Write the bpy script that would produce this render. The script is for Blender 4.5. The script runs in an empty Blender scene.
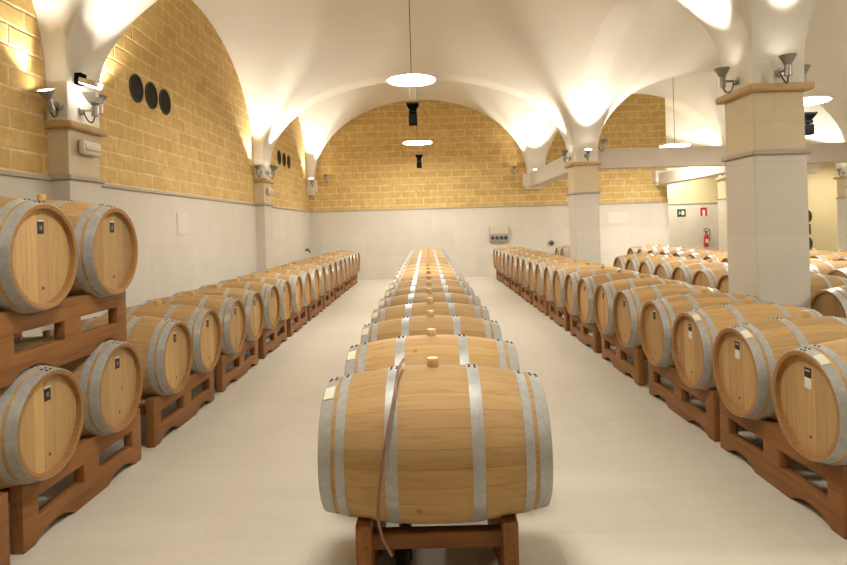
import bpy, bmesh, math, random
from mathutils import Matrix, Vector
random.seed(7)
PI = math.pi
SC = bpy.context.scene
COL = SC.collection

# ------------------------------------------------------------------ materials
def new_mat(name):
    m = bpy.data.materials.new(name); m.use_nodes = True
    nt = m.node_tree
    return m, nt, nt.nodes['Principled BSDF']
def N(nt, t, **kw):
    n = nt.nodes.new(t)
    for k, v in kw.items():
        if k in n.inputs.keys(): n.inputs[k].default_value = v
        else: setattr(n, k, v)
    return n
def L(nt, a, b): nt.links.new(a, b)
def coords(nt, scale=(1, 1, 1), which='Object', rot=(0, 0, 0)):
    tc = N(nt, 'ShaderNodeTexCoord'); mp = N(nt, 'ShaderNodeMapping')
    mp.inputs['Scale'].default_value = scale; mp.inputs['Rotation'].default_value = rot
    L(nt, tc.outputs[which], mp.inputs['Vector'])
    return mp.outputs['Vector']
def noise(nt, vec, scale, detail=4, rough=.6):
    n = N(nt, 'ShaderNodeTexNoise'); n.inputs['Scale'].default_value = scale
    n.inputs['Detail'].default_value = detail; n.inputs['Roughness'].default_value = rough
    L(nt, vec, n.inputs['Vector']); return n.outputs['Fac']
def ramp(nt, fac, stops):
    r = N(nt, 'ShaderNodeValToRGB'); e = r.color_ramp.elements
    while len(e) < len(stops): e.new(.5)
    for el, (p, c) in zip(e, stops):
        el.position = p; el.color = (*c, 1) if len(c) == 3 else c
    L(nt, fac, r.inputs['Fac']); return r.outputs['Color']
def mixc(nt, fac, a, b, mode='MIX'):
    m = N(nt, 'ShaderNodeMix', data_type='RGBA', blend_type=mode)
    if isinstance(fac, (int, float)): m.inputs[0].default_value = fac
    else: L(nt, fac, m.inputs[0])
    for i, x in ((6, a), (7, b)):
        if isinstance(x, tuple): m.inputs[i].default_value = (*x, 1)
        else: L(nt, x, m.inputs[i])
    return m.outputs[2]
def math_(nt, op, a, b=None):
    m = N(nt, 'ShaderNodeMath', operation=op)
    for i, x in ((0, a), (1, b)):
        if x is None: continue
        if isinstance(x, (int, float)): m.inputs[i].default_value = x
        else: L(nt, x, m.inputs[i])
    return m.outputs[0]
def bump(nt, p, h, strength=.2, dist=.01):
    b = N(nt, 'ShaderNodeBump'); b.inputs['Strength'].default_value = strength
    b.inputs['Distance'].default_value = dist
    L(nt, h, b.inputs['Height']); L(nt, b.outputs['Normal'], p.inputs['Normal'])
def plain(name, col, rough=.5, metal=0, emit=None, strength=0):
    m, nt, p = new_mat(name)
    p.inputs['Base Color'].default_value = (*col, 1); p.inputs['Roughness'].default_value = rough
    p.inputs['Metallic'].default_value = metal
    if emit:
        p.inputs['Emission Color'].default_value = (*emit, 1); p.inputs['Emission Strength'].default_value = strength
    return m

def wood_mat(name, light, dark, warm, axis='X', staves=0, planks=0.0, vary=.25, rough=.55, scale=9):
    m, nt, p = new_mat(name)
    sc = {'X': (.06, 1, 1), 'Y': (1, .06, 1), 'Z': (1, 1, .06)}[axis]
    oi = N(nt, 'ShaderNodeObjectInfo')
    tc = N(nt, 'ShaderNodeTexCoord')
    off = N(nt, 'ShaderNodeVectorMath', operation='ADD')
    cmb = N(nt, 'ShaderNodeCombineXYZ')
    rnd = math_(nt, 'MULTIPLY', oi.outputs['Random'], 37.0)
    for i in range(3): L(nt, rnd, cmb.inputs[i])
    L(nt, tc.outputs['Object'], off.inputs[0]); L(nt, cmb.outputs[0], off.inputs[1])
    mp = N(nt, 'ShaderNodeMapping'); mp.inputs['Scale'].default_value = sc
    L(nt, off.outputs[0], mp.inputs['Vector'])
    g1 = noise(nt, mp.outputs[0], scale * 6, 5, .65)
    g2 = noise(nt, off.outputs[0], 2.2, 3, .5)
    c = ramp(nt, g1, [(.28, dark), (.5, light), (.75, tuple(min(1, x * 1.12) for x in light))])
    f2 = math_(nt, 'MULTIPLY', g2, .55)
    c = mixc(nt, f2, c, warm, 'MIX')
    # knots and small dark marks
    kn = N(nt, 'ShaderNodeTexVoronoi'); kn.inputs['Scale'].default_value = 4.5
    L(nt, off.outputs[0], kn.inputs['Vector'])
    kf = ramp(nt, kn.outputs['Distance'], [(.03, (.55, .55, .55)), (.08, (0, 0, 0))])
    c = mixc(nt, kf, c, tuple(x * .35 for x in dark))
    sep = N(nt, 'ShaderNodeSeparateXYZ'); L(nt, tc.outputs['Object'], sep.inputs[0])
    if staves or planks:
        if staves:
            a = math_(nt, 'ARCTAN2', sep.outputs[1], sep.outputs[2])
            k = math_(nt, 'MULTIPLY', a, staves / (2 * PI))
        else:
            k = math_(nt, 'MULTIPLY', sep.outputs[1], 1 / planks)
        k = math_(nt, 'ADD', k, 200.31)
        fl = math_(nt, 'FLOOR', k)
        fr = math_(nt, 'FRACT', k)
        wn = N(nt, 'ShaderNodeTexWhiteNoise', noise_dimensions='1D')
        L(nt, math_(nt, 'ADD', fl, rnd), wn.inputs['W'])
        tint = ramp(nt, wn.outputs['Value'], [(0, (.80, .78, .74)), (.5, (.95, .94, .92)), (1, (1.08, 1.06, 1.02))])
        c = mixc(nt, 1.0, c, tint, 'MULTIPLY')
        d = math_(nt, 'ABSOLUTE', math_(nt, 'SUBTRACT', fr, .5))
        seam = ramp(nt, d, [(.47, (1, 1, 1)), (.5, (.55, .5, .45))])
        c = mixc(nt, .8, c, seam, 'MULTIPLY')
    v = math_(nt, 'ADD', math_(nt, 'MULTIPLY', oi.outputs['Random'], vary), 1 - vary * .6)
    hv = N(nt, 'ShaderNodeHueSaturation'); L(nt, c, hv.inputs['Color']); L(nt, v, hv.inputs['Value'])
    L(nt, hv.outputs[0], p.inputs['Base Color'])
    p.inputs['Roughness'].default_value = rough; p.inputs['Specular IOR Level'].default_value = .22
    bump(nt, p, g1, .15, .004)
    return m

M = {}
M['stave'] = wood_mat('oak_staves', (.53, .345, .16), (.41, .255, .105), (.46, .275, .11), 'X', staves=27, vary=.22, rough=.65)
M['head'] = wood_mat('oak_head', (.53, .35, .16), (.40, .25, .105), (.46, .28, .115), 'Z', planks=.082, vary=.2, rough=.55)
M['chime'] = wood_mat('oak_chime', (.40, .21, .075), (.28, .13, .045), (.33, .16, .055), 'X', vary=.2)
M['rack'] = wood_mat('stained_rack_wood', (.30, .132, .042), (.17, .068, .019), (.24, .098, .029), 'Y', vary=.25, rough=.55, scale=5)
M['rackx'] = wood_mat('stained_crossbar_wood', (.28, .12, .038), (.165, .064, .018), (.225, .09, .026), 'X', vary=.25, rough=.55, scale=5)

def hoop_mat():
    m, nt, p = new_mat('galvanised_hoop')
    v = coords(nt)
    n1 = noise(nt, v, 30, 5, .7); n2 = noise(nt, v, 5, 3, .5)
    c = ramp(nt, n1, [(.3, (.36, .36, .345)), (.7, (.54, .54, .52))])
    c = mixc(nt, math_(nt, 'MULTIPLY', n2, .5), c, (.42, .42, .41))
    L(nt, c, p.inputs['Base Color'])
    p.inputs['Metallic'].default_value = .35; p.inputs['Roughness'].default_value = .42
    return m
M['hoop'] = hoop_mat()
M['rivet'] = plain('dark_rivet', (.035, .035, .04), .5, .5)
M['bung'] = plain('silicone_bung', (.74, .50, .22), .45)
M['black'] = plain('black_tag', (.012, .012, .014), .5)
M['white'] = plain('white_tag', (.78, .74, .66), .6)
M['crest'] = plain('grey_crest', (.20, .18, .15), .6)
M['tagwhite'] = plain('cream_hoop_sticker', (.80, .74, .58), .55)
M['stain'] = plain('red_wine_spot', (.25, .07, .035), .6)

def stone_mat(name, base, blockw, blockh, joint=.03, spec=.4, axis='XY', dark=.9):
    m, nt, p = new_mat(name)
    v = coords(nt, which='Object')
    n1 = noise(nt, v, 1.3, 4, .6); n2 = noise(nt, v, 14, 6, .7); n3 = noise(nt, v, .45, 2, .5)
    c = ramp(nt, n1, [(.3, tuple(x * dark for x in base)), (.7, base)])
    c = mixc(nt, math_(nt, 'MULTIPLY', n2, .35), c, tuple(x * .70 for x in base))
    c = mixc(nt, math_(nt, 'MULTIPLY', n3, .25), c, (base[0] * .98, base[1] * .93, base[2] * .84))
    br = N(nt, 'ShaderNodeTexBrick'); br.offset = .5
    geo = N(nt, 'ShaderNodeTexCoord')
    sep = N(nt, 'ShaderNodeSeparateXYZ'); L(nt, geo.outputs['Object'], sep.inputs[0])
    cb = N(nt, 'ShaderNodeCombineXYZ')
    if axis == 'XY':
        L(nt, sep.outputs[0], cb.inputs[0]); L(nt, sep.outputs[1], cb.inputs[1])
    else:
        L(nt, math_(nt, 'ADD', sep.outputs[0], sep.outputs[1]), cb.inputs[0]); L(nt, sep.outputs[2], cb.inputs[1])
    L(nt, cb.outputs[0], br.inputs['Vector'])
    br.inputs['Scale'].default_value = 1; br.inputs['Brick Width'].default_value = blockw
    br.inputs['Row Height'].default_value = blockh; br.inputs['Mortar Size'].default_value = .004
    br.inputs['Mortar Smooth'].default_value = .3
    br.inputs['Color1'].default_value = (1, 1, 1, 1); br.inputs['Color2'].default_value = (.94, .93, .91, 1)
    br.inputs['Mortar'].default_value = (1 - joint * 6, 1 - joint * 6.5, 1 - joint * 7, 1)
    c = mixc(nt, 1.0, c, br.outputs['Color'], 'MULTIPLY')
    L(nt, c, p.inputs['Base Color'])
    p.inputs['Roughness'].default_value = spec
    bump(nt, p, n2, .06, .006)
    return m, nt, p
M['stone'] = stone_mat('pale_wall_stone', (.75, .70, .615), 1.35, .70, .02, .65, 'V')[0]
M['shaft'] = stone_mat('yellow_block_stone', (.74, .62, .42), .62, .31, .02, .7, 'V', .84)[0]
M['cap'] = stone_mat('ochre_moulding', (.62, .42, .20), 3.0, .8, .01, .7, 'V', .8)[0]
M['ledge'] = stone_mat('grey_ledge_stone', (.52, .45, .37), 1.4, .6, .02, .7, 'V', .85)[0]
M['beam'] = stone_mat('grey_beam_concrete', (.68, .62, .53), 6, 3, .0, .75, 'V', .88)[0]
def floor_mat():
    m, nt, p = stone_mat('pale_floor_slabs', (.65, .60, .505), 1.2, .60, .025, .38, 'XY', .9)
    bc = p.inputs['Base Color'].links[0].from_socket
    v = coords(nt, scale=(1, 1.6, 1)); n = noise(nt, v, 4.2, 7, .78)
    f = ramp(nt, n, [(.56, (0, 0, 0)), (.74, (.6, .6, .6))])
    c = mixc(nt, f, bc, (.47, .39, .28))
    w = noise(nt, coords(nt, scale=(.7, 4, 1)), 2.4, 6, .75)
    c = mixc(nt, math_(nt, 'MULTIPLY', w, .5), c, (.80, .75, .67))
    L(nt, c, p.inputs['Base Color']); return m
M['floor'] = floor_mat()
def tufa_mat(name, bw, rh, mo=.020):
    m, nt, p = new_mat(name)
    geo = N(nt, 'ShaderNodeTexCoord'); sep = N(nt, 'ShaderNodeSeparateXYZ'); L(nt, geo.outputs['Object'], sep.inputs[0])
    cb = N(nt, 'ShaderNodeCombineXYZ')
    wob = noise(nt, geo.outputs['Object'], 6, 2, .5)
    wo = math_(nt, 'MULTIPLY', math_(nt, 'SUBTRACT', wob, .5), .022)
    L(nt, math_(nt, 'ADD', math_(nt, 'ADD', sep.outputs[0], sep.outputs[1]), wo), cb.inputs[0])
    L(nt, math_(nt, 'ADD', sep.outputs[2], wo), cb.inputs[1])
    br = N(nt, 'ShaderNodeTexBrick'); br.offset = .5
    L(nt, cb.outputs[0], br.inputs['Vector'])
    for k, x in (('Scale', 1), ('Brick Width', bw), ('Row Height', rh), ('Mortar Size', mo), ('Mortar Smooth', .9), ('Bias', -.1)):
        br.inputs[k].default_value = x
    br.inputs['Color1'].default_value = (.74, .52, .20, 1); br.inputs['Color2'].default_value = (.58, .37, .11, 1)
    br.inputs['Mortar'].default_value = (.86, .72, .45, 1)
    n = noise(nt, geo.outputs['Object'], 3, 5, .7); n2 = noise(nt, geo.outputs['Object'], 28, 4, .7)
    c = mixc(nt, math_(nt, 'MULTIPLY', n, .5), br.outputs['Color'], (.70, .50, .20))
    c = mixc(nt, math_(nt, 'MULTIPLY', n2, .3), c, (.50, .31, .09))
    n4 = noise(nt, geo.outputs['Object'], 7.5, 5, .75)
    c = mixc(nt, ramp(nt, n4, [(.46, (0, 0, 0)), (.72, (.7, .7, .7))]), c, (.50, .30, .085))
    c = mixc(nt, ramp(nt, n4, [(.28, (.5, .5, .5)), (.42, (0, 0, 0))]), c, (.88, .74, .46))
    L(nt, c, p.inputs['Base Color']); p.inputs['Roughness'].default_value = .85
    inv = math_(nt, 'ADD', math_(nt, 'MULTIPLY', br.outputs['Fac'], -.8), math_(nt, 'MULTIPLY', n2, .35))
    bump(nt, p, inv, .5, .015)
    return m
M['tufa'] = tufa_mat('yellow_tufa_blocks', .44, .18); M['tufab'] = tufa_mat('yellow_tufa_end_wall', .44, .205, .026)
def plaster_mat(name, base):
    m, nt, p = new_mat(name)
    v = coords(nt); n1 = noise(nt, v, 1.1, 4, .6); n2 = noise(nt, v, 20, 5, .7)
    c = ramp(nt, n1, [(.3, tuple(x * .95 for x in base)), (.7, base)])
    c = mixc(nt, math_(nt, 'MULTIPLY', n2, .12), c, tuple(x * .9 for x in base))
    L(nt, c, p.inputs['Base Color']); p.inputs['Roughness'].default_value = .8
    bump(nt, p, n2, .05, .004)
    return m
M['vault'] = plaster_mat('cream_vault_plaster', (.82, .775, .69))
M['yplaster'] = plaster_mat('yellow_plaster', (.70, .58, .33))
M['steel'] = plain('sconce_steel', (.42, .40, .37), .38, .75)
M['steeldk'] = plain('sconce_cone_grey', (.30, .28, .25), .45, .5)
M['lens'] = plain('lit_lens', (1, .95, .85), .3, 0, (1, .93, .82), 14)
M['disc'] = plain('lit_pendant_disc', (1, .97, .9), .4, 0, (1, .97, .88), 80)
M['discdim'] = plain('dim_pendant_disc', (1, .97, .9), .4, 0, (1, .97, .88), 38)
M['rim'] = plain('pendant_rim', (.75, .72, .66), .4, .2)
M['wire'] = plain('dark_wire', (.02, .018, .016), .8)
M['blackbody'] = plain('black_speaker_plastic', (.004, .004, .004), 1)
M['blackbody'].node_tree.nodes['Principled BSDF'].inputs['Specular IOR Level'].default_value = .05
M['ventdark'] = plain('vent_hole_dark', (.010, .008, .006), .9)
M['ventring'] = plain('vent_ring_brown', (.05, .035, .02), .6)
M['plastic'] = plain('ivory_plastic', (.66, .58, .46), .4)
M['greybox'] = plain('grey_box_plastic', (.40, .37, .33), .5)
M['socket'] = plain('dark_socket', (.05, .05, .055), .5)
M['red'] = plain('red_paint', (.50, .025, .015), .35)
M['green'] = plain('dark_green_sign', (.012, .05, .03), .5)
M['pipe'] = plain('black_pipe_plastic', (.012, .012, .013), .45)
def hose_mat():
    m, nt, p = new_mat('clear_pink_hose')
    p.inputs['Base Color'].default_value = (.36, .20, .14, 1); p.inputs['Roughness'].default_value = .2
    p.inputs['Transmission Weight'].default_value = .25; p.inputs['IOR'].default_value = 1.35
    return m
M['hose'] = hose_mat()
M['darkwood'] = plain('dark_old_oak', (.16, .10, .05), .6)
M['darkhoop'] = plain('greenish_old_hoop', (.20, .24, .19), .5, .3)

# ------------------------------------------------------------------ mesh helpers
def link(o): COL.objects.link(o); return o
def obj(name, bm, mats, parent=None, smooth=None, loc=None, rot=None):
    me = bpy.data.meshes.new(name)
    bmesh.ops.recalc_face_normals(bm, faces=bm.faces[:])
    bm.to_mesh(me); bm.free()
    for m in (mats if isinstance(mats, (list, tuple)) else [mats]): me.materials.append(m)
    if smooth is not None:
        me.polygons.foreach_set('use_smooth', [True] * len(me.polygons))
        try: me.set_sharp_from_angle(angle=math.radians(smooth))
        except Exception: pass
    o = link(bpy.data.objects.new(name, me))
    if parent: o.parent = parent
    if loc: o.location = loc
    if rot: o.rotation_euler = rot
    return o
def tag(o, label=None, cat=None, group=None, kind=None):
    if label: o['label'] = label
    if cat: o['category'] = cat
    if group: o['group'] = group
    if kind: o['kind'] = kind
    return o
def empty(name, loc=(0, 0, 0), rz=0):
    o = link(bpy.data.objects.new(name, None)); o.location = loc; o.rotation_euler = (0, 0, rz)
    o.empty_display_size = .1; return o
def box(bm, x0, x1, y0, y1, z0, z1, mi=0, bevel=0):
    vs = [bm.verts.new((x, y, z)) for x in (x0, x1) for y in (y0, y1) for z in (z0, z1)]
    fs = [bm.faces.new([vs[i] for i in f]) for f in ((0, 1, 3, 2), (4, 6, 7, 5), (0, 4, 5, 1), (2, 3, 7, 6), (0, 2, 6, 4), (1, 5, 7, 3))]
    for f in fs: f.material_index = mi
    if bevel:
        es = list({e for f in fs for e in f.edges})
        r = bmesh.ops.bevel(bm, geom=es, offset=bevel, segments=2, profile=.5, affect='EDGES')
        for f in r['faces']: f.material_index = mi
    return fs
def lathe(bm, prof, n=40, axis='Z', cap0=False, cap1=False, mi=0, mat=None):
    """prof = [(radius, height)...]"""
    rings = []
    for r, h in prof:
        ring = []
        for k in range(n):
            a = 2 * PI * k / n
            p = (r * math.cos(a), r * math.sin(a), h)
            if axis == 'X': p = (h, r * math.cos(a), r * math.sin(a))
            if axis == 'Y': p = (r * math.cos(a), h, r * math.sin(a))
            v = Vector(p)
            if mat: v = mat @ v
            ring.append(bm.verts.new(v))
        rings.append(ring)
    for a, b in zip(rings, rings[1:]):
        for k in range(n):
            f = bm.faces.new((a[k], a[(k + 1) % n], b[(k + 1) % n], b[k])); f.material_index = mi
    if cap0: bm.faces.new(rings[0][::-1]).material_index = mi
    if cap1: bm.faces.new(rings[-1]).material_index = mi
def tube(bm, pts, r, n=10, mi=0, cap=True):
    pts = [Vector(p) for p in pts]; rings = []
    up = Vector((0, 0, 1))
    for i, p in enumerate(pts):
        d = (pts[min(i + 1, len(pts) - 1)] - pts[max(i - 1, 0)]).normalized()
        s = d.cross(up)
        if s.length < 1e-3: s = d.cross(Vector((1, 0, 0)))
        s.normalize(); t = s.cross(d)
        rings.append([bm.verts.new(p + s * (r * math.cos(2 * PI * k / n)) + t * (r * math.sin(2 * PI * k / n))) for k in range(n)])
    for a, b in zip(rings, rings[1:]):
        for k in range(n):
            bm.faces.new((a[k], a[(k + 1) % n], b[(k + 1) % n], b[k])).material_index = mi
    if cap:
        bm.faces.new(rings[0][::-1]).material_index = mi; bm.faces.new(rings[-1]).material_index = mi
def smooth_path(pts, sub=6):
    P = [Vector(p) for p in pts]; out = []
    for i in range(len(P) - 1):
        p0, p1, p2, p3 = P[max(i - 1, 0)], P[i], P[i + 1], P[min(i + 2, len(P) - 1)]
        for k in range(sub):
            t = k / sub
            out.append(.5 * ((2 * p1) + (p2 - p0) * t + (2 * p0 - 5 * p1 + 4 * p2 - p3) * t * t + (3 * p1 - p0 - 3 * p2 + p3) * t ** 3))
    out.append(P[-1]); return out
def copy_tree(o, parent=None):
    c = o.copy(); COL.objects.link(c)
    if parent: c.parent = parent
    for ch in list(o.children): copy_tree(ch, c)
    return c
def plate_from_outline(outer, holes, thick):
    """2-D outline with holes -> bmesh lying in local YZ, thickness along X"""
    cu = bpy.data.curves.new('outline', 'CURVE'); cu.dimensions = '2D'; cu.fill_mode = 'BOTH'
    cu.extrude = thick / 2 - .004; cu.bevel_depth = .004; cu.bevel_resolution = 1
    for pts in [outer] + holes:
        s = cu.splines.new('POLY'); s.points.add(len(pts) - 1)
        for q, (a, b) in zip(s.points, pts): q.co = (a, b, 0, 1)
        s.use_cyclic_u = True
    o = bpy.data.objects.new('outline', cu); COL.objects.link(o)
    dg = bpy.context.evaluated_depsgraph_get(); dg.update()
    me = bpy.data.meshes.new_from_object(o.evaluated_get(dg))
    bm = bmesh.new(); bm.from_mesh(me)
    bpy.data.objects.remove(o); bpy.data.curves.remove(cu); bpy.data.meshes.remove(me)
    for v in bm.verts: v.co = Vector((v.co.z, v.co.x, v.co.y))
    for f in bm.faces: f.material_index = 0
    bmesh.ops.remove_doubles(bm, verts=bm.verts[:], dist=.0004)
    return bm
ORD = ['first', 'second', 'third', 'fourth', 'fifth', 'sixth', 'seventh', 'eighth', 'ninth', 'tenth', 'eleventh', 'twelfth', 'thirteenth',
       'fourteenth', 'fifteenth', 'sixteenth', 'seventeenth', 'eighteenth', 'nineteenth', 'twentieth', 'twenty-first', 'twenty-second']

# ------------------------------------------------------------------ the setting
ZD = 2.11                     # top of the pale stone dado
XL = -3.56                    # side wall plane
YB = 18.1                     # end wall plane
YR = -4.4
Z0 = 3.05                     # springing of the vaults
def structure(name, bm, m, smooth=None):
    return tag(obj(name, bm, m, None, smooth), kind='structure')

bm = bmesh.new(); box(bm, -4, 16.4, YR - .3, 24, -.2, 0); structure('floor', bm, M['floor'])
def wall(name, x0, x1, y0, y1, z0, z1, m):
    bm = bmesh.new(); box(bm, x0, x1, y0, y1, z0, z1); return structure(name, bm, m)
wall('wall_left', XL - .3, XL, YR - .3, YB + .3, ZD, 7, M['tufa'])
wall('wall_left_dado', XL - .3, XL + .03, YR - .3, YB + .3, 0, ZD, M['stone'])
wall('wall_back', XL, 7.4, YB, YB + .3, ZD, 7, M['tufab'])
wall('wall_back_dado', XL + .03, 7.4, YB - .03, YB + .3, 0, ZD, M['stone'])
wall('wall_recess_side', 7.1, 7.4, YB + .3, 20.5, 0, 7, M['yplaster'])
wall('wall_recess', 7.1, 12.75, 20.5, 20.8, ZD, 7, M['yplaster'])
wall('wall_recess_dado', 7.4, 12.75, 20.47, 20.8, 0, ZD, M['stone'])
wall('wall_store', 12.75, 16.3, 21.9, 22.2, 0, 7, M['yplaster'])
wall('wall_store_side', 12.55, 12.75, 20.8, 21.9, 0, 7, M['yplaster'])
wall('wall_right', 16.0, 16.3, YR - .3, 21.9, ZD, 7, M['tufa'])
wall('wall_right_dado', 15.97, 16.3, YR - .3, 21.9, 0, ZD, M['stone'])
wall('wall_rear', XL, 16.0, YR - .3, YR, ZD, 7, M['tufa'])
wall('wall_rear_dado', XL + .03, 15.97, YR - .3, YR + .03, 0, ZD, M['stone'])
def ledge(name, x0, x1, y0, y1, z=ZD):
    bm = bmesh.new(); box(bm, x0, x1, y0, y1, z - .012, z + .03, bevel=.008); structure(name, bm, M['ledge'])
ledge('trim_1', XL - .02, XL + .055, YR, YB - .05)
ledge('trim_2', XL + .05, 7.4, YB - .055, YB + .05)
ledge('trim_3', 7.4, 12.75, 20.445, 20.52)

# vaults: bays between pillar lines, transverse and longitudinal arches, raised centres
SX = [(-3.75, -3.36), (3.12, 3.62), (9.2, 9.75), (12.95, 13.5), (15.85, 16.15)]
SY = [(-4.55, -4.25), (-1.15, -.6), (5.6, 6.15), (12.35, 12.95), (17.92, 18.65), (20.35, 22.1)]
HA = [5.3, 4.78, 4.78, 4.78, 5.45, 4.9]      # crown of the arch on each cross line
HB = [5.2, 5.05, 5.05, 4.9, 5.1]             # crown of the arch on each lengthwise line
CC = 5.85
def cells(S, n):
    out = []                                 # (coord, kind, strip/bay index, t)
    for i, (a, b) in enumerate(S):
        for k in range(3): out.append((a + (b - a) * k / 2, 's', i, 0))
        if i + 1 < len(S):
            c, d = b, S[i + 1][0]
            for k in range(1, n):
                t = math.sin(PI / 2 * (2 * k / n - 1))
                out.append(((c + d) / 2 + t * (d - c) / 2, 'b', i, t))
    return out
def vz(cx, cy):
    x, kx, ix, s = cx; y, ky, iy, t = cy
    if kx == 's' and ky == 's': return Z0
    es = math.sqrt(max(0, 1 - s * s)); et = math.sqrt(max(0, 1 - t * t))
    def narrow(S, i): return min(1, (S[i + 1][0] - S[i][1]) / 4.6)
    if kx == 's': return Z0 + (HB[ix] - Z0) * et * narrow(SY, iy)
    if ky == 's': return Z0 + (HA[iy] - Z0) * es * narrow(SX, ix)
    wx, wy = narrow(SX, ix), narrow(SY, iy); w = min(wx, wy)
    ha = Z0 + (HA[iy if t < 0 else iy + 1] - Z0) * wx; hb = Z0 + (HB[ix if s < 0 else ix + 1] - Z0) * wy
    c = Z0 + (CC - Z0) * w
    A = (c - (c - ha) * t * t - Z0) * es; B = (c - (c - hb) * s * s - Z0) * et
    p = 15
    return Z0 + (A ** p + B ** p) ** (1 / p)
CX, CY = cells(SX, 36), cells(SY, 36)
bm = bmesh.new()
G = [[bm.verts.new((cx[0], cy[0], vz(cx, cy))) for cy in CY] for cx in CX]
for i in range(len(CX) - 1):
    for j in range(len(CY) - 1):
        bm.faces.new((G[i][j], G[i][j + 1], G[i + 1][j + 1], G[i + 1][j]))
vault = structure('ceiling', bm, M['vault'], 38)

def pillar(name, x0, x1, y0, y1, cap=2.76, mould=2.16, ledge_=True):
    """stone pier: pale lower shaft, ledge, yellow upper shaft, capital moulding, plain block under the vault"""
    r = empty(name, ((x0 + x1) / 2, (y0 + y1) / 2, 0)); tag(r, kind='structure')
    def prt(n, m, z0, z1, g, bev=.006):
        bm = bmesh.new(); cx, cy = (x0 + x1) / 2, (y0 + y1) / 2
        box(bm, x0 - g - cx, x1 + g - cx, y0 - g - cy, y1 + g - cy, z0, z1, bevel=bev)
        return tag(obj(n, bm, M[m], r), kind='structure')
    prt('lower_shaft', 'stone', 0, mould, 0)
    prt('upper_shaft', 'shaft', mould + .045, cap, -.008)
    prt('moulding', 'ledge', mould, mould + .045, .03, .012)
    prt('capital', 'cap', cap, cap + .07, .06, .02)
    prt('impost_block', 'vault', cap + .07, Z0 + .02, -.002, .004)
    return r
PX = (3.12, 3.62)
pillar('pillar', *PX, 5.6, 6.15)
pillar('pillar', *PX, 12.35, 12.95)
pillar('pillar', *PX, -1.15, -.6)
pillar('pillar', 9.2, 9.75, 5.6, 6.15)
pillar('pillar', 9.2, 9.75, 12.35, 12.95)
pillar('pillar', 9.2, 9.75, YB, 18.65)
pillar('pillar', 12.95, 13.5, YB, 18.65, cap=2.70, mould=2.08)
pillar('pillar', 12.95, 13.5, 12.35, 12.95)
for y0, y1 in SY[1:4]:
    pillar('pilaster', XL - .05, -3.36, y0, y1, cap=2.60, mould=ZD)

def corbel(name, x0, x1, y0, y1):
    bm = bmesh.new(); box(bm, x0, x1, y0, y1, 2.72, Z0 + .02)
    box(bm, x0 + (.06 if x0 > 0 else 0), x1 - .08, y0 + .08, y1, 2.62, 2.72, bevel=.01)
    structure(name, bm, M['vault'])
corbel('trim_4', XL, -3.30, YB - .3, YB)
corbel('trim_5', 2.98, 3.62, YB - .3, YB)
corbel('trim_6', 6.95, 7.42, YB - .28, YB)
def beam(name, x0, x1, y0, y1, z0=2.69, z1=3.10):
    bm = bmesh.new(); box(bm, x0, x1, y0, y1, z0, z1, bevel=.012); structure(name, bm, M['beam'])
beam('beam', 3.62, 9.2, 12.42, 12.72)
beam('beam', 7.03, 7.36, 12.72, YB - .02, 2.64, 2.98)
beam('beam', 3.16, 3.5, 12.95, YB - .02)

# ------------------------------------------------------------------ wine barrels
BL, RB, RE = .465, .33, .27
def br(s): return RB - (RB - RE) * (s / BL) ** 2
def make_barrel():
    r = empty('wine_barrel'); zc = RB
    bm = bmesh.new()
    prof = [(br(-BL + 2 * BL * k / 28), -BL + 2 * BL * k / 28) for k in range(29)]
    lathe(bm, prof, 54, 'X')
    obj('staves', bm, M['stave'], r, 40, (0, 0, zc))
    for sgn in (1, -1):
        bm = bmesh.new()                     # bevelled stave ends: the chime
        lathe(bm, [(RE, sgn * BL), (RE - .004, sgn * (BL + .003)), (RE - .024, sgn * (BL - .001)), (RE - .026, sgn * (BL - .034)), (RE + .012, sgn * (BL - .04))], 54, 'X')
        obj('chime', bm, M['chime'], r, 40, (0, 0, zc))
        bm = bmesh.new()
        lathe(bm, [(RE - .02, sgn * (BL - .045)), (RE - .021, sgn * (BL - .030)), (.12, sgn * (BL - .0285)), (.001, sgn * (BL - .028))], 54, 'X')
        hd = obj('head', bm, M['head'], r, 40, (0, 0, zc))
        if sgn > 0: front = hd
    for sgn in (1, -1):
        for a, b in ((0.0, .05), (.068, .106), (.268, .318)):
            bm = bmesh.new()
            s0, s1 = sgn * (BL - a), sgn * (BL - b)
            e = .0025
            P = [s0 + (s1 - s0) * k / 3 for k in range(4)]
            lathe(bm, [(br(P[0]) - .001, P[0])] + [(br(s) + e, s) for s in P] + [(br(P[-1]) - .001, P[-1])], 60, 'X')
            sm = (s0 + s1) / 2
            for aa in (-.09, .02):           # rivets by the lap of the hoop, near the top
                for q in ((.25, .75) if b - a > .045 else (.5,)):
                    s = s0 + (s1 - s0) * q; rr = br(s) + e
                    c = Vector((s, rr * math.sin(aa), rr * math.cos(aa)))
                    mt = Matrix.Translation(c) @ Matrix.Rotation(-aa, 4, 'X')
                    lathe(bm, [(.0068, -.001), (.006, .0025), (.0025, .0045)], 8, 'Z', cap1=True, mi=1, mat=mt)
            obj('hoop', bm, [M['hoop'], M['rivet']], r, 40, (0, 0, zc))
    bm = bmesh.new()
    lathe(bm, [(.020, -.01), (.0255, .005), (.027, .030), (.025, .037), (.015, .039)], 20, 'Z', cap0=True, cap1=True)
    obj('bung', bm, M['bung'], r, 40, (0, 0, zc + RB))
    return r, front
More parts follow.
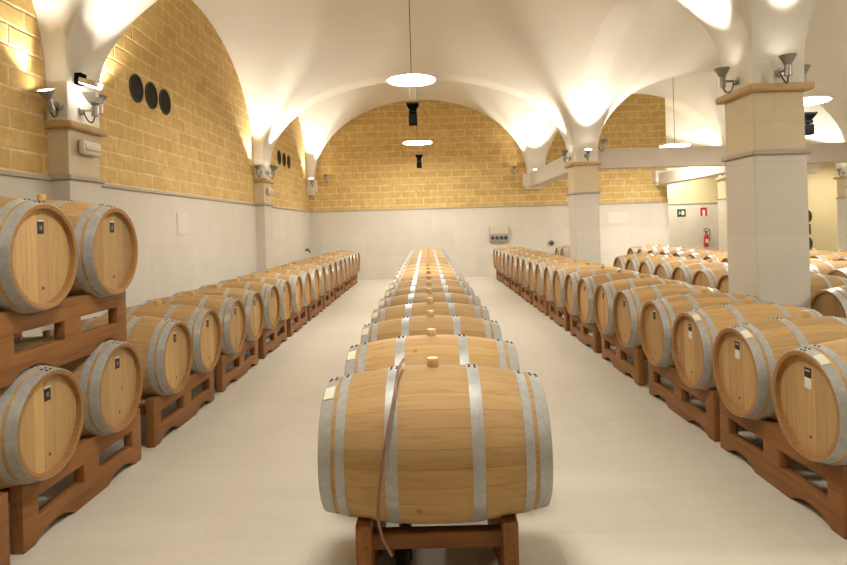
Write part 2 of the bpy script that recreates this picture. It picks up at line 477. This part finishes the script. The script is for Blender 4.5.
def add_head_label(front, kind):
    x = BL - .0282
    bm = bmesh.new()
    if kind == 'black':
        box(bm, x - .002, x + .0015, -.024, .024, .115, .178, 0)
        box(bm, x + .0012, x + .002, -.024, .024, .180, .187, 1)
        box(bm, x + .0012, x + .0025, -.010, .010, .135, .158, 2)
    else:
        box(bm, x - .002, x + .0015, -.026, .026, .135, .185, 0)
        box(bm, x - .002, x + .0015, -.026, .026, .080, .135, 1)
        box(bm, x + .0012, x + .0025, -.018, .018, .168, .173, 1)
    o = obj('head_label', bm, [M['black'], M['white'], M['crest']], front)
    bm = bmesh.new(); lathe(bm, [(.010, -.002), (.009, .002), (.004, .003)], 10, 'X', cap1=True, mat=Matrix.Translation((x, .01, -.165)))
    obj('wine_spot', bm, M['stain'], front)
def add_hoop_sticker(root):
    bm = bmesh.new(); n = 6; s0, s1 = BL - .004, BL - .046; rows = []
    for k in range(n + 1):
        a = .30 + .26 * k / n
        rows.append([bm.verts.new((s, (br(s) + q) * math.sin(a), (br(s) + q) * math.cos(a))) for s, q in ((s0, .002), (s0, .0065), (s1, .0065), (s1, .002))])
    for a, b in zip(rows, rows[1:]):
        for q in range(3): bm.faces.new((a[q], a[q + 1], b[q + 1], b[q]))
    bm.faces.new(rows[0]); bm.faces.new(rows[-1][::-1])
    obj('hoop_sticker', bm, M['tagwhite'], root, 30, (0, 0, RB))
P_black, f = make_barrel(); add_head_label(f, 'black')
P_white, f = make_barrel(); add_head_label(f, 'white'); add_hoop_sticker(P_white)
P_sticker, f = make_barrel(); add_hoop_sticker(P_sticker)
P_plain, f = make_barrel()
used = set()
ZC = .61                                     # axis height on a floor rack
def barrel(proto, x, y, zc, rz, label, group):
    if proto.name in used: o = copy_tree(proto)
    else: o = proto; used.add(proto.name)
    o.location = (x, y, zc - RB); o.rotation_euler = (0, 0, rz + random.uniform(-.012, .012))
    return tag(o, label, 'barrel', group)

# ------------------------------------------------------------------ barrel racks
def arc(cx, cz, r, a0, a1, n=10): return [(cx + r * math.cos(a0 + (a1 - a0) * k / n), cz + r * math.sin(a0 + (a1 - a0) * k / n)) for k in range(n + 1)]
RHL, RTOP = .60, .352
def make_rack(gap=.352):
    r = empty('barrel_rack')
    out = [(-RHL, 0)]
    for c in (-.345, .345):                  # arches in the foot
        rr = .30; sag = .056; hw = math.sqrt(2 * rr * sag - sag * sag); cz = sag - rr
        a = math.asin((rr - sag) / rr)
        out += arc(c, cz, rr, PI - a, a)
    out += [(RHL, 0), (RHL, RTOP)]
    for c in (.345, -.345):                  # cradles along the top
        rr = .298; a = math.asin((ZC - RTOP) / rr)
        out += arc(c, ZC, rr, -a, -PI + a)
    out += [(-RHL, RTOP)]
    holes = [[(-.49, .128), (-.075, .128), (-.075, .240), (-.49, .240)], [(.075, .128), (.49, .128), (.49, .240), (.075, .240)]]
    for sx in (-1, 1):
        bm = plate_from_outline(out, holes, .062)
        obj('side_board', bm, M['rack'], r, 30, (sx * gap, 0, 0))
    for y in (-.51, 0, .51):
        bm = bmesh.new(); box(bm, -gap + .027, gap - .027, y - .03, y + .03, .225, .292, bevel=.005)
        obj('cross_bar', bm, M['rackx'], r)
    return r
P_rack, P_mid = make_rack(), make_rack(.298); rack_used = set()
def rack(x, y, z, label, group, pr=None):
    pr = pr or P_rack
    if pr.name in rack_used: o = copy_tree(pr)
    else: o = pr; rack_used.add(pr.name)
    o.location = (x, y, z); o.rotation_euler = (0, 0, random.uniform(-.008, .008))
    return tag(o, label, 'barrel rack', group)

# row along the brick side wall: heads face the aisle
XLB = -1.955 - BL
ly = [3.50] + [4.96 + 1.455 * i for i in range(9)]
n = 0
for i, y in enumerate(ly):
    rack(XLB, y + (.04 if i == 0 else 0), 0, f'brown wooden rack, {ORD[i]} from the front in the row along the brick side wall' if i else
         'front brown wooden rack under the two-tier stack of barrels by the brick side wall', 'racks along the brick side wall')
    off = -.09 if i == 0 else 0
    for d in (-.345, .345):
        nm = ORD[n]
        barrel(P_black, XLB, y + off + d, ZC, 0,
               'front lower barrel of the two-tier stack by the brick side wall' if n == 0 else
               'second lower barrel of the two-tier stack by the brick side wall' if n == 1 else
               f'oak barrel, {nm} from the front in the row along the brick side wall', 'barrels along the brick side wall')
        n += 1
UZ = .862
rack(XLB, ly[0] - .11, UZ, 'upper wooden rack resting on two barrels, carrying the top tier by the brick side wall', None)
for d, lb in ((-.345, 'front upper barrel on top of the two-tier stack by the brick side wall'), (.345, 'second upper barrel on top of the two-tier stack by the brick side wall')):
    barrel(P_black, XLB, ly[0] - .11 + d, UZ + ZC, 0, lb, 'barrels stacked on the upper rack')
rack(XLB, ly[0] - 1.27, 0, 'wooden rack cut by the lower frame edge, just before the two-tier stack', 'racks along the brick side wall')

# middle row: barrels lie across the view
XM = .012
my = [2.62 + .735 * k for k in range(20)]
for k, y in enumerate(my):
    barrel(P_sticker, XM, y, ZC + .012, PI,
           'foremost barrel of the middle row with a thin clear hose draped over it' if k == 0 else
           f'oak barrel, {ORD[k]} from the front in the middle row between the aisles', 'barrels of the middle row')
for i in range(10):
    yc = (my[2 * i] + my[2 * i + 1]) / 2
    rack(XM, yc, .012, 'wooden rack under the foremost barrels of the middle row' if i == 0 else
         f'brown wooden rack, {ORD[i]} from the front under the middle row', 'racks under the middle row', P_mid)

# row lining the aisle in front of the square pillars
XRB = 1.90 + BL
ry = [3.44] + [4.79 + 1.46 * i for i in range(9)]
n = 0
for i, y in enumerate(ry):
    rack(XRB, y + (.03 if i == 0 else -.02), 0, f'brown wooden rack, {ORD[i]} from the front in the row before the square pillars', 'racks before the square pillars')
    off = -.07
    for d in (-.345, .345):
        barrel(P_white if n < 3 else P_black, XRB, y + off + d, ZC, PI,
               f'oak barrel with two-tone head label, {ORD[n]} in the row before the square pillars' if n < 3 else
               f'oak barrel, {ORD[n]} from the front in the row before the square pillars', 'barrels before the square pillars')
        n += 1
# rows farther across the floor, behind the front pillar
def far_row(x0, ys, where, group, rack_group):
    xb = x0 + BL
    for k, y in enumerate(ys):
        barrel(P_plain, xb, y, ZC, PI, f'oak barrel, {ORD[k]} from the front in the row {where}', group)
    ys = list(ys); k = 0; i = 0
    while i < len(ys):
        pair = i + 1 < len(ys) and ys[i + 1] - ys[i] < .75
        yc = (ys[i] + ys[i + 1]) / 2 if pair else ys[i] + .345
        rack(xb, yc, 0, f'wooden rack, {ORD[k]} from the front under the row {where}', rack_group)
        k += 1; i += 2 if pair else 1
far_row(3.66, [4.76, 5.45] + [6.57 + .69 * k for k in range(8)] + [16.0, 16.69], 'in line with the square pillars', 'barrels in line with the pillars', 'racks in line with the pillars')
far_row(5.18, [7.5 + .69 * k for k in range(12)], 'one row behind the square pillars', 'barrels one row behind the pillars', 'racks one row behind the pillars')
far_row(6.65, [8.8 + .69 * k for k in range(4)], 'two rows behind the square pillars', 'barrels two rows behind the pillars', 'racks two rows behind the pillars')

# old dark barrels stacked in the far store
def dark_stack():
    for k, z in enumerate((.62, 1.56)):
        r = empty('old_barrel', (13.15, 21.05, z))
        tag(r, f'old dark barrel in the far store, {"lower" if k == 0 else "upper"} of the two stacked', 'barrel', 'old barrels in the far store')
        bm = bmesh.new(); lathe(bm, [(br(-BL + 2 * BL * q / 12), -BL + 2 * BL * q / 12) for q in range(13)], 32, 'Y'); obj('staves', bm, M['darkwood'], r, 40)
        for s in (-1, 1):
            bm = bmesh.new(); lathe(bm, [(RE - .002, s * (BL - .03)), (.1, s * (BL - .025)), (.001, s * (BL - .024))], 32, 'Y'); obj('head', bm, M['darkwood'], r, 40)
            for a, b in ((0, .06), (.2, .25)):
                s0, s1 = s * (BL - a), s * (BL - b)
                bm = bmesh.new(); lathe(bm, [(br(s0) - .001, s0), (br(s0) + .004, s0), (br(s1) + .004, s1), (br(s1) - .001, s1)], 32, 'Y'); obj('hoop', bm, M['darkhoop'], r, 40)
        t = empty('timber_cradle', (13.15, 21.05, 0 if k == 0 else .95))
        tag(t, f'timber cradle block under the {"lower" if k == 0 else "upper"} dark barrel in the far store', 'cradle', 'cradles in the far store')
        h = .335
        for y in (-.3, .3):
            out = [(-.3, 0 if k == 0 else -.02), (.3, 0 if k == 0 else -.02), (.3, h)] + arc(0, .62 if k == 0 else .61, .318, -.95, -PI + .95) + [(-.3, h)]
            bm = plate_from_outline(out, [], .09)
            obj('cradle_beam', bm, M['rack'], t, 30, (0, y, 0), (0, 0, -PI / 2))
dark_stack()

# hose over the foremost barrel, pipe beneath the row
bm = bmesh.new()
hp = [(-.115, 2.60, .990), (-.135, 2.50, .968), (-.147, 2.395, .900), (-.168, 2.315, .80), (-.190, 2.275, .68), (-.208, 2.268, .56), (-.216, 2.28, .46), (-.205, 2.29, .38), (-.185, 2.30, .33), (-.168, 2.30, .295)]
tube(bm, smooth_path(hp), .006, 10)
tag(obj('hose', bm, M['hose'], None, 60), 'thin clear pinkish hose draped over the foremost middle barrel', 'hose')
bm = bmesh.new(); tube(bm, [(-.15, 2.3 + k, .034) for k in range(15)], .032, 14)
pp = tag(obj('drain_pipe', bm, M['pipe'], None, 50), 'black pipe lying on the floor beneath the middle row', 'pipe')
bm = bmesh.new(); box(bm, -.19, -.11, 2.78, 2.84, .0, .085, bevel=.008); obj('pipe_clip', bm, M['pipe'], pp)

# ------------------------------------------------------------------ lamps
LK = 1.0
def spot(loc, aim, power, size=95, blend=.45, rad=.05, col=(1, .945, .82)):
    d = bpy.data.lights.new('spot', 'SPOT'); d.energy = power * LK; d.color = col
    d.spot_size = math.radians(size); d.spot_blend = blend; d.shadow_soft_size = rad
    o = link(bpy.data.objects.new('uplight_lamp', d)); o.location = loc
    o.rotation_euler = Vector(aim).to_track_quat('-Z', 'Y').to_euler()
    tag(o, kind='helper'); return o
def make_sconce(flaps=False, tilt=0.0):
    """round wall rosette, bent arm, lamp body with a funnel opening upward; faces local -Y"""
    r = empty('wall_sconce'); K = .76
    T = Matrix.Scale(K, 4) @ Matrix.Translation((0, -.18, 0)) @ Matrix.Rotation(tilt, 4, 'X')
    S = Matrix.Scale(K, 4)
    bm = bmesh.new(); lathe(bm, [(.058, 0), (.058, -.02), (.048, -.032), (.015, -.036)], 20, 'Y', cap0=True, cap1=True, mat=S); obj('rosette', bm, M['steel'], r, 40)
    bm = bmesh.new(); tube(bm, [S @ Vector(p) for p in ((0, -.03, 0), (0, -.13, 0), (0, -.17, .012))], .013, 8); obj('arm', bm, M['steel'], r, 50)
    bm = bmesh.new(); lathe(bm, [(.026, -.085), (.042, -.08), (.042, .045), (.030, .055)], 20, 'Z', cap0=True, cap1=True, mat=T); obj('lamp_body', bm, M['steel'], r, 40)
    bm = bmesh.new()
    if flaps: lathe(bm, [(.036, .05), (.060, .09), (.056, .092), (.033, .056)], 24, 'Z', mat=T)
    else: lathe(bm, [(.036, .05), (.100, .165), (.095, .166), (.033, .056)], 24, 'Z', mat=T)
    obj('funnel', bm, M['steeldk'], r, 40)
    h = .085 if flaps else (.150 if tilt else .10)
    q = .054 if flaps else (.086 if tilt else .056)
    bm = bmesh.new(); lathe(bm, [(.001, h), (q, h), (q, h + .006), (.001, h + .007)], 20, 'Z', mat=T); obj('lens', bm, M['lens'], r, 40)
    bm = bmesh.new(); tube(bm, [S @ Vector(p) for p in smooth_path([(0, -.03, -.02), (.02, -.07, -.12), (.02, -.13, -.155), (0, -.175, -.09)])], .006, 8); obj('cable', bm, M['wire'], r, 50)
    if flaps:
        for sx in (-1, 1):
            bm = bmesh.new(); vs = [bm.verts.new(T @ Vector(p)) for p in ((sx * .055, -.05, .085), (sx * .055, .05, .085), (sx * .15, .09, .20), (sx * .15, -.09, .20))]
            bm.faces.new(vs); bmesh.ops.solidify(bm, geom=bm.faces[:], thickness=.004)
            obj('flap', bm, M['steeldk'], r)
    return r
P_s, P_f, P_t = make_sconce(), make_sconce(True), make_sconce(False, .42); sc_used = set()
def sconce(x, y, z, face, label, group, power=60, flaps=False, tilt=False, size=72, lean=-.42):
    """face = outward direction of the wall the lamp hangs on"""
    pr = P_f if flaps else P_t if tilt else P_s
    if pr.name in sc_used: o = copy_tree(pr)
    else: o = pr; sc_used.add(pr.name)
    rz = math.atan2(face[1], face[0]) + PI / 2
    o.location = (x, y, z); o.rotation_euler = (0, 0, rz)
    tag(o, label, 'wall lamp', group)
    d = .21 if tilt else .19
    spot((x + face[0] * d, y + face[1] * d, z + .15), (-face[0] * lean, -face[1] * lean, 1), power, size)
SW = 112
G1 = 'funnel sconces under the vaults'
sconce(-3.44, 5.59, 2.80, (0, -1), 'lit funnel sconce on the near wall pilaster, on its face toward the camera', G1, SW * .45, tilt=True)
sconce(-3.35, 5.80, 2.80, (1, 0), 'grey sconce with side flaps on the aisle face of the near wall pilaster', G1, SW, True)
sconce(3.37, 5.59, 2.93, (0, -1), 'funnel sconce on the front face of the nearest square pillar', G1, SW)
sconce(3.11, 5.87, 2.93, (-1, 0), 'funnel sconce on the aisle face of the nearest square pillar', G1, SW)
sconce(3.63, 5.87, 2.93, (1, 0), 'funnel sconce on the hidden side of the nearest square pillar, only its tip showing', G1, SW)
sconce(-3.44, 12.34, 2.80, (0, -1), 'small sconce on the camera-facing side of the middle wall pilaster', G1, SW)
sconce(-3.35, 12.6, 2.80, (1, 0), 'small flapped sconce on the aisle face of the middle wall pilaster', G1, SW, True)
sconce(3.37, 12.34, 2.95, (0, -1), 'bright sconce on the front of the far square pillar', G1, SW, tilt=True)
sconce(3.11, 12.6, 2.95, (-1, 0), 'flapped sconce on the aisle side of the far square pillar', G1, SW, True)
sconce(3.63, 12.39, 3.17, (1, 0), 'small sconce above the beam beside the far square pillar', G1, SW)
sconce(-3.38, 17.79, 2.98, (0, -1), 'bright sconce in the corner of brick side wall and end wall', G1, SW, tilt=True)
sconce(-3.0, 18.09, 3.10, (0, -1), 'dim sconce on the brick end wall next to the corner corbel', G1, SW * .4)
sconce(2.70, 18.09, 3.20, (0, -1), 'sconce on the brick end wall beside the beam corbel', G1, SW * .7)
sconce(3.3, 17.79, 3.06, (0, -1), 'small bright sconce on the end wall corbel above the lengthwise beam', G1, SW, tilt=True)
sconce(9.19, 18.3, 2.93, (-1, 0), 'bright sconce on the pier beyond the fire extinguisher', G1, SW)
sconce(9.4, 18.09, 2.93, (0, -1), 'sconce on the front of the pier beyond the fire extinguisher', G1, SW)
sconce(12.94, 18.3, 2.88, (-1, 0), 'sconce on the aisle side of the farthest pier by the dark store', G1, SW)
sconce(13.2, 18.09, 2.88, (0, -1), 'sconce on the front of the farthest pier by the dark store', G1, SW, tilt=True)
# the same lamps on the pillars the camera stands between
for x, y, f_ in ((3.37, -.59, (0, 1)), (3.11, -.87, (-1, 0)), (-3.35, -.87, (1, 0)), (-3.44, -.59, (0, 1)), (-3.44, 6.16, (0, 1)), (3.37, 6.16, (0, 1)),
                 (9.19, 5.87, (-1, 0)), (9.19, 12.6, (-1, 0)), (9.4, 6.16, (0, 1)), (9.4, 12.34, (0, -1)), (3.37, 12.96, (0, 1)), (-3.44, 12.96, (0, 1)), (13.2, 12.34, (0, -1))):
    sconce(x, y, 2.93, f_, 'funnel sconce out of sight on the far or rear side of a pier', 'sconces out of sight', SW)

# small square floodlight over the flapped sconce
fl = empty('floodlight', (-3.36, 5.76, 3.09), PI / 2)
tag(fl, 'small square floodlight with glowing face above the flapped sconce on the near pilaster', 'floodlight')
bm = bmesh.new(); box(bm, -.05, .05, -.07, 0, -.05, .06, bevel=.005); obj('bracket', bm, M['blackbody'], fl)
bm = bmesh.new(); box(bm, -.08, .08, -.22, -.06, -.02, .03, bevel=.006); obj('housing', bm, M['steel'], fl, None, None, (.3, 0, 0))
bm = bmesh.new(); box(bm, -.07, .07, -.21, -.07, -.026, -.0185, bevel=.001); obj('glass', bm, M['lens'], fl, None, None, (.3, 0, 0))

def pendant(x, y, z, ztop, label, glow='disc'):
    r = empty('pendant_lamp', (x, y, z)); tag(r, label, 'pendant lamp', 'white disc pendants')
    R = .375
    bm = bmesh.new(); lathe(bm, [(.0005, -.012), (R - .012, -.012), (R - .004, -.006)], 48, 'Z'); obj('diffuser', bm, M[glow], r, 30)
    bm = bmesh.new(); lathe(bm, [(R - .004, -.007), (R, 0), (R - .004, .012), (.05, .022), (.0005, .022)], 48, 'Z'); obj('disc_cover', bm, M['rim'], r, 30)
    bm = bmesh.new(); tube(bm, [(0, 0, .02), (0, 0, ztop - z)], .006, 8); obj('wire', bm, M['wire'], r)
    bm = bmesh.new(); lathe(bm, [(.05, ztop - z - .05), (.05, ztop - z - .01), (.02, ztop - z + .02)], 16, 'Z', cap0=True, cap1=True); obj('ceiling_rose', bm, M['blackbody'], r, 40)
def hung_speaker(x, y, z, lampz, label):
    r = empty('hanging_speaker', (x, y, z)); tag(r, label, 'speaker', 'black hanging speakers')
    bm = bmesh.new(); lathe(bm, [(.138, .20), (.135, .175), (.058, .085), (.058, .07)], 4, 'Z', cap0=True, cap1=True, mat=Matrix.Rotation(PI / 4, 4, 'Z')); obj('horn', bm, M['blackbody'], r)
    bm = bmesh.new(); box(bm, -.062, .062, -.05, .05, .035, .085, bevel=.01); obj('coupling', bm, M['blackbody'], r)
    bm = bmesh.new(); box(bm, -.066, .066, -.06, .06, -.14, .02, bevel=.008); obj('cabinet', bm, M['blackbody'], r)
    bm = bmesh.new(); tube(bm, [(0, 0, .01), (0, 0, .05)], .02, 8); obj('neck', bm, M['blackbody'], r)
    bm = bmesh.new()
    for s in (-.045, .045): tube(bm, [(s, 0, .20), (s, 0, lampz - z - .01)], .0018, 6)
    obj('suspension_wire', bm, M['wire'], r)
pendant(-.17, 9.25, 3.865, 5.9, 'nearer white disc pendant over the middle row')
hung_speaker(-.16, 9.25, 3.30, 3.865, 'black speaker hanging under the nearer disc pendant')
pendant(-.17, 15.4, 3.76, 5.9, 'farther white disc pendant over the middle row')
hung_speaker(-.14, 15.4, 3.24, 3.76, 'black speaker hanging under the farther disc pendant')
pendant(6.52, 15.4, 3.50, 5.7, 'white disc pendant above the grey tie beam')
pendant(5.93, 9.25, 3.36, 5.5, 'white disc pendant half hidden behind the nearest square pillar')
hung_speaker(6.0, 9.25, 2.98, 3.36, 'black speaker hanging beside the nearest square pillar')
pendant(-.1, 2.4, 3.75, 5.8, 'white disc pendant overhead, above the frame', 'discdim')
pendant(6.2, 2.4, 3.75, 5.5, 'white disc pendant beyond the pillars, outside the frame')
pendant(8.5, 19.6, 3.45, 5.0, 'added fill pendant brightening the recess, unseen behind the tie beam', 'discdim')  # unseen lamp added to brighten the recess wall
pendant(14.7, 20.3, 3.4, 5.0, 'added fill pendant lighting the far store, unseen behind the pier', 'discdim')  # extra lamp behind the pier, put in to light the store

# ------------------------------------------------------------------ wall fittings
def vent(y, z, label):
    r = empty('wall_vent', (XL, y, z)); tag(r, label, 'wall vent', 'round vents in the brick side wall')
    bm = bmesh.new(); lathe(bm, [(.175, -.01), (.178, .012), (.160, .014), (.158, -.002)], 36, 'X'); obj('rim', bm, M['ventring'], r, 40)
    bm = bmesh.new(); lathe(bm, [(.0005, .004), (.161, .004), (.161, .001)], 36, 'X'); obj('opening', bm, M['ventdark'], r, 30)
for k, (y, w) in enumerate(((7.36, 'first'), (7.76, 'second'), (8.16, 'third'))): vent(y, 3.385, f'{w} of three dark round vents after the near pilaster on the brick side wall')
for k, (y, w) in enumerate(((14.5, 'first'), (15.0, 'second'), (15.5, 'third'))): vent(y, 3.36, f'{w} of three dark round vents beyond the middle pilaster on the brick side wall')
def emergency(x, y, z, rz, label):
    r = empty('emergency_light', (x, y, z), rz); tag(r, label, 'emergency light', 'ivory emergency lights')
    bm = bmesh.new(); box(bm, -.17, .17, -.055, 0, -.075, .075, bevel=.025); obj('casing', bm, M['plastic'], r, 50)
    bm = bmesh.new(); box(bm, -.125, .125, -.066, -.05, -.03, .035, bevel=.008); obj('lens_cover', bm, M['plastic'], r, 50)
emergency(-3.355, 5.90, 2.44, PI / 2, 'ivory emergency light on the near wall pilaster')
emergency(-3.355, 12.70, 2.41, PI / 2, 'small ivory emergency light on the middle wall pilaster')
emergency(13.2, 18.095, 2.45, 0, 'ivory emergency light on the farthest pier by the dark store')
r = empty('socket_box', (2.20, YB - .03, 1.05)); tag(r, 'grey electrical socket box on the pale end wall', 'socket box')
bm = bmesh.new(); box(bm, -.29, .29, -.10, 0, 0, .47, bevel=.012); obj('casing', bm, M['greybox'], r)
bm = bmesh.new(); box(bm, -.28, .28, -.112, -.099, .24, .46, bevel=.004); obj('cover', bm, M['plastic'], r)
for k in range(4):
    bm = bmesh.new(); lathe(bm, [(.05, -.10), (.055, -.13), (.03, -.135), (.001, -.125)], 16, 'Y', mat=Matrix.Translation((-.2 + .133 * k, 0, .12))); obj('socket', bm, M['socket'], r, 40)
r = empty('wall_valve', (3.80, YB - .03, .965)); tag(r, 'small dark round valve low on the end wall by the far pillar', 'valve')
bm = bmesh.new(); lathe(bm, [(.085, 0), (.085, -.03), (.05, -.05)], 20, 'Y', cap1=True); obj('plate', bm, M['crest'], r, 40)
bm = bmesh.new(); lathe(bm, [(.03, -.04), (.03, -.10), (.05, -.11), (.04, -.14)], 12, 'Y', cap1=True); obj('knob', bm, M['socket'], r, 40)
r = empty('wall_tap', (XL + .03, 17.2, .98)); tag(r, 'small dark tap on the side wall near the far corner', 'tap')
bm = bmesh.new(); tube(bm, [(0, 0, 0), (.09, 0, 0), (.12, 0, -.03), (.12, 0, -.08)], .022, 8); obj('spout', bm, M['socket'], r, 50)
bm = bmesh.new(); box(bm, .04, .10, -.07, .07, .03, .05, bevel=.006); obj('handle', bm, M['socket'], r)
M['hatch'] = plain('pale_hatch', (.71, .665, .585), .6)
bm = bmesh.new(); box(bm, XL + .028, XL + .040, 8.38, 8.76, 1.56, 1.86, bevel=.003)
tag(obj('access_panel', bm, M['hatch']), 'faint square access panel in the pale stone of the side wall', 'access panel')
bm = bmesh.new(); box(bm, 5.55, 6.15, YB - .042, YB - .028, 1.50, 1.83, bevel=.003)
tag(obj('wall_plaque', bm, M['hatch']), 'faint pale plaque on the end wall beyond the far pillar', 'plaque')

YX = 20.47
r = empty('fire_extinguisher', (9.62, YX - .09, .60)); tag(r, 'red fire extinguisher hung on the far recess wall', 'fire extinguisher')
bm = bmesh.new(); lathe(bm, [(.06, 0), (.075, .02), (.075, .38), (.06, .43), (.025, .46)], 24, 'Z', cap0=True, cap1=True); obj('cylinder', bm, M['red'], r, 40)
bm = bmesh.new(); lathe(bm, [(.022, .455), (.022, .50), (.03, .51), (.03, .53)], 12, 'Z', cap1=True); box(bm, -.015, .11, -.012, .012, .53, .55); obj('valve', bm, M['socket'], r, 40)
bm = bmesh.new(); tube(bm, smooth_path([(.02, -.03, .51), (-.09, -.05, .58), (-.02, -.06, .64), (.10, -.06, .58), (.10, -.06, .40), (.085, -.05, .20)]), .014, 8); obj('hose', bm, M['socket'], r, 50)
bm = bmesh.new(); box(bm, -.05, .05, -.078, -.07, .15, .28); obj('label_sticker', bm, M['white'], r)
bm = bmesh.new(); box(bm, -.03, .03, .07, .09, .25, .33); obj('bracket', bm, M['socket'], r)
r = empty('escape_sign', (8.83, YX, 1.80)); tag(r, 'small dark green escape sign on the far recess wall', 'sign')
bm = bmesh.new(); box(bm, -.15, .15, -.012, 0, -.13, .13, bevel=.004); obj('panel', bm, M['green'], r)
bm = bmesh.new()
box(bm, -.10, -.02, -.016, -.011, -.015, .015); box(bm, -.09, -.06, -.016, -.011, -.06, .06); box(bm, .0, .09, -.016, -.011, -.07, .07)
obj('pictogram', bm, M['white'], r)
r = empty('extinguisher_sign', (9.60, YX, 1.82)); tag(r, 'small red and white sign above the fire extinguisher', 'sign')
bm = bmesh.new(); box(bm, -.11, .11, -.012, 0, -.15, .15, bevel=.004); obj('panel', bm, M['red'], r)
bm = bmesh.new(); box(bm, -.045, .045, -.016, -.011, -.15, .06); obj('pictogram', bm, M['white'], r)

# ------------------------------------------------------------------ world, camera, colour
w = bpy.data.worlds.new('cellar_world'); SC.world = w; w.use_nodes = True
w.node_tree.nodes['Background'].inputs[0].default_value = (1, .9, .75, 1); w.node_tree.nodes['Background'].inputs[1].default_value = .05
cam = bpy.data.cameras.new('camera'); co = link(bpy.data.objects.new('camera', cam)); SC.camera = co
cam.sensor_fit = 'HORIZONTAL'; cam.sensor_width = 36; cam.lens = 592 / 847 * 36
cam.shift_x = -2.8 / 847; cam.shift_y = -55.9 / 847
cam.clip_start = .05
co.matrix_world = Matrix.Translation((0, 0, 1.57)) @ Matrix.Rotation(PI / 2, 4, 'X') @ Matrix.Rotation(-.0275, 4, 'Z')
vs = SC.view_settings
SC.display_settings.display_device = 'sRGB'
vs.view_transform = 'Standard'; vs.look = 'None'; vs.gamma = 1; vs.use_curve_mapping = False
vs.exposure = 0.66
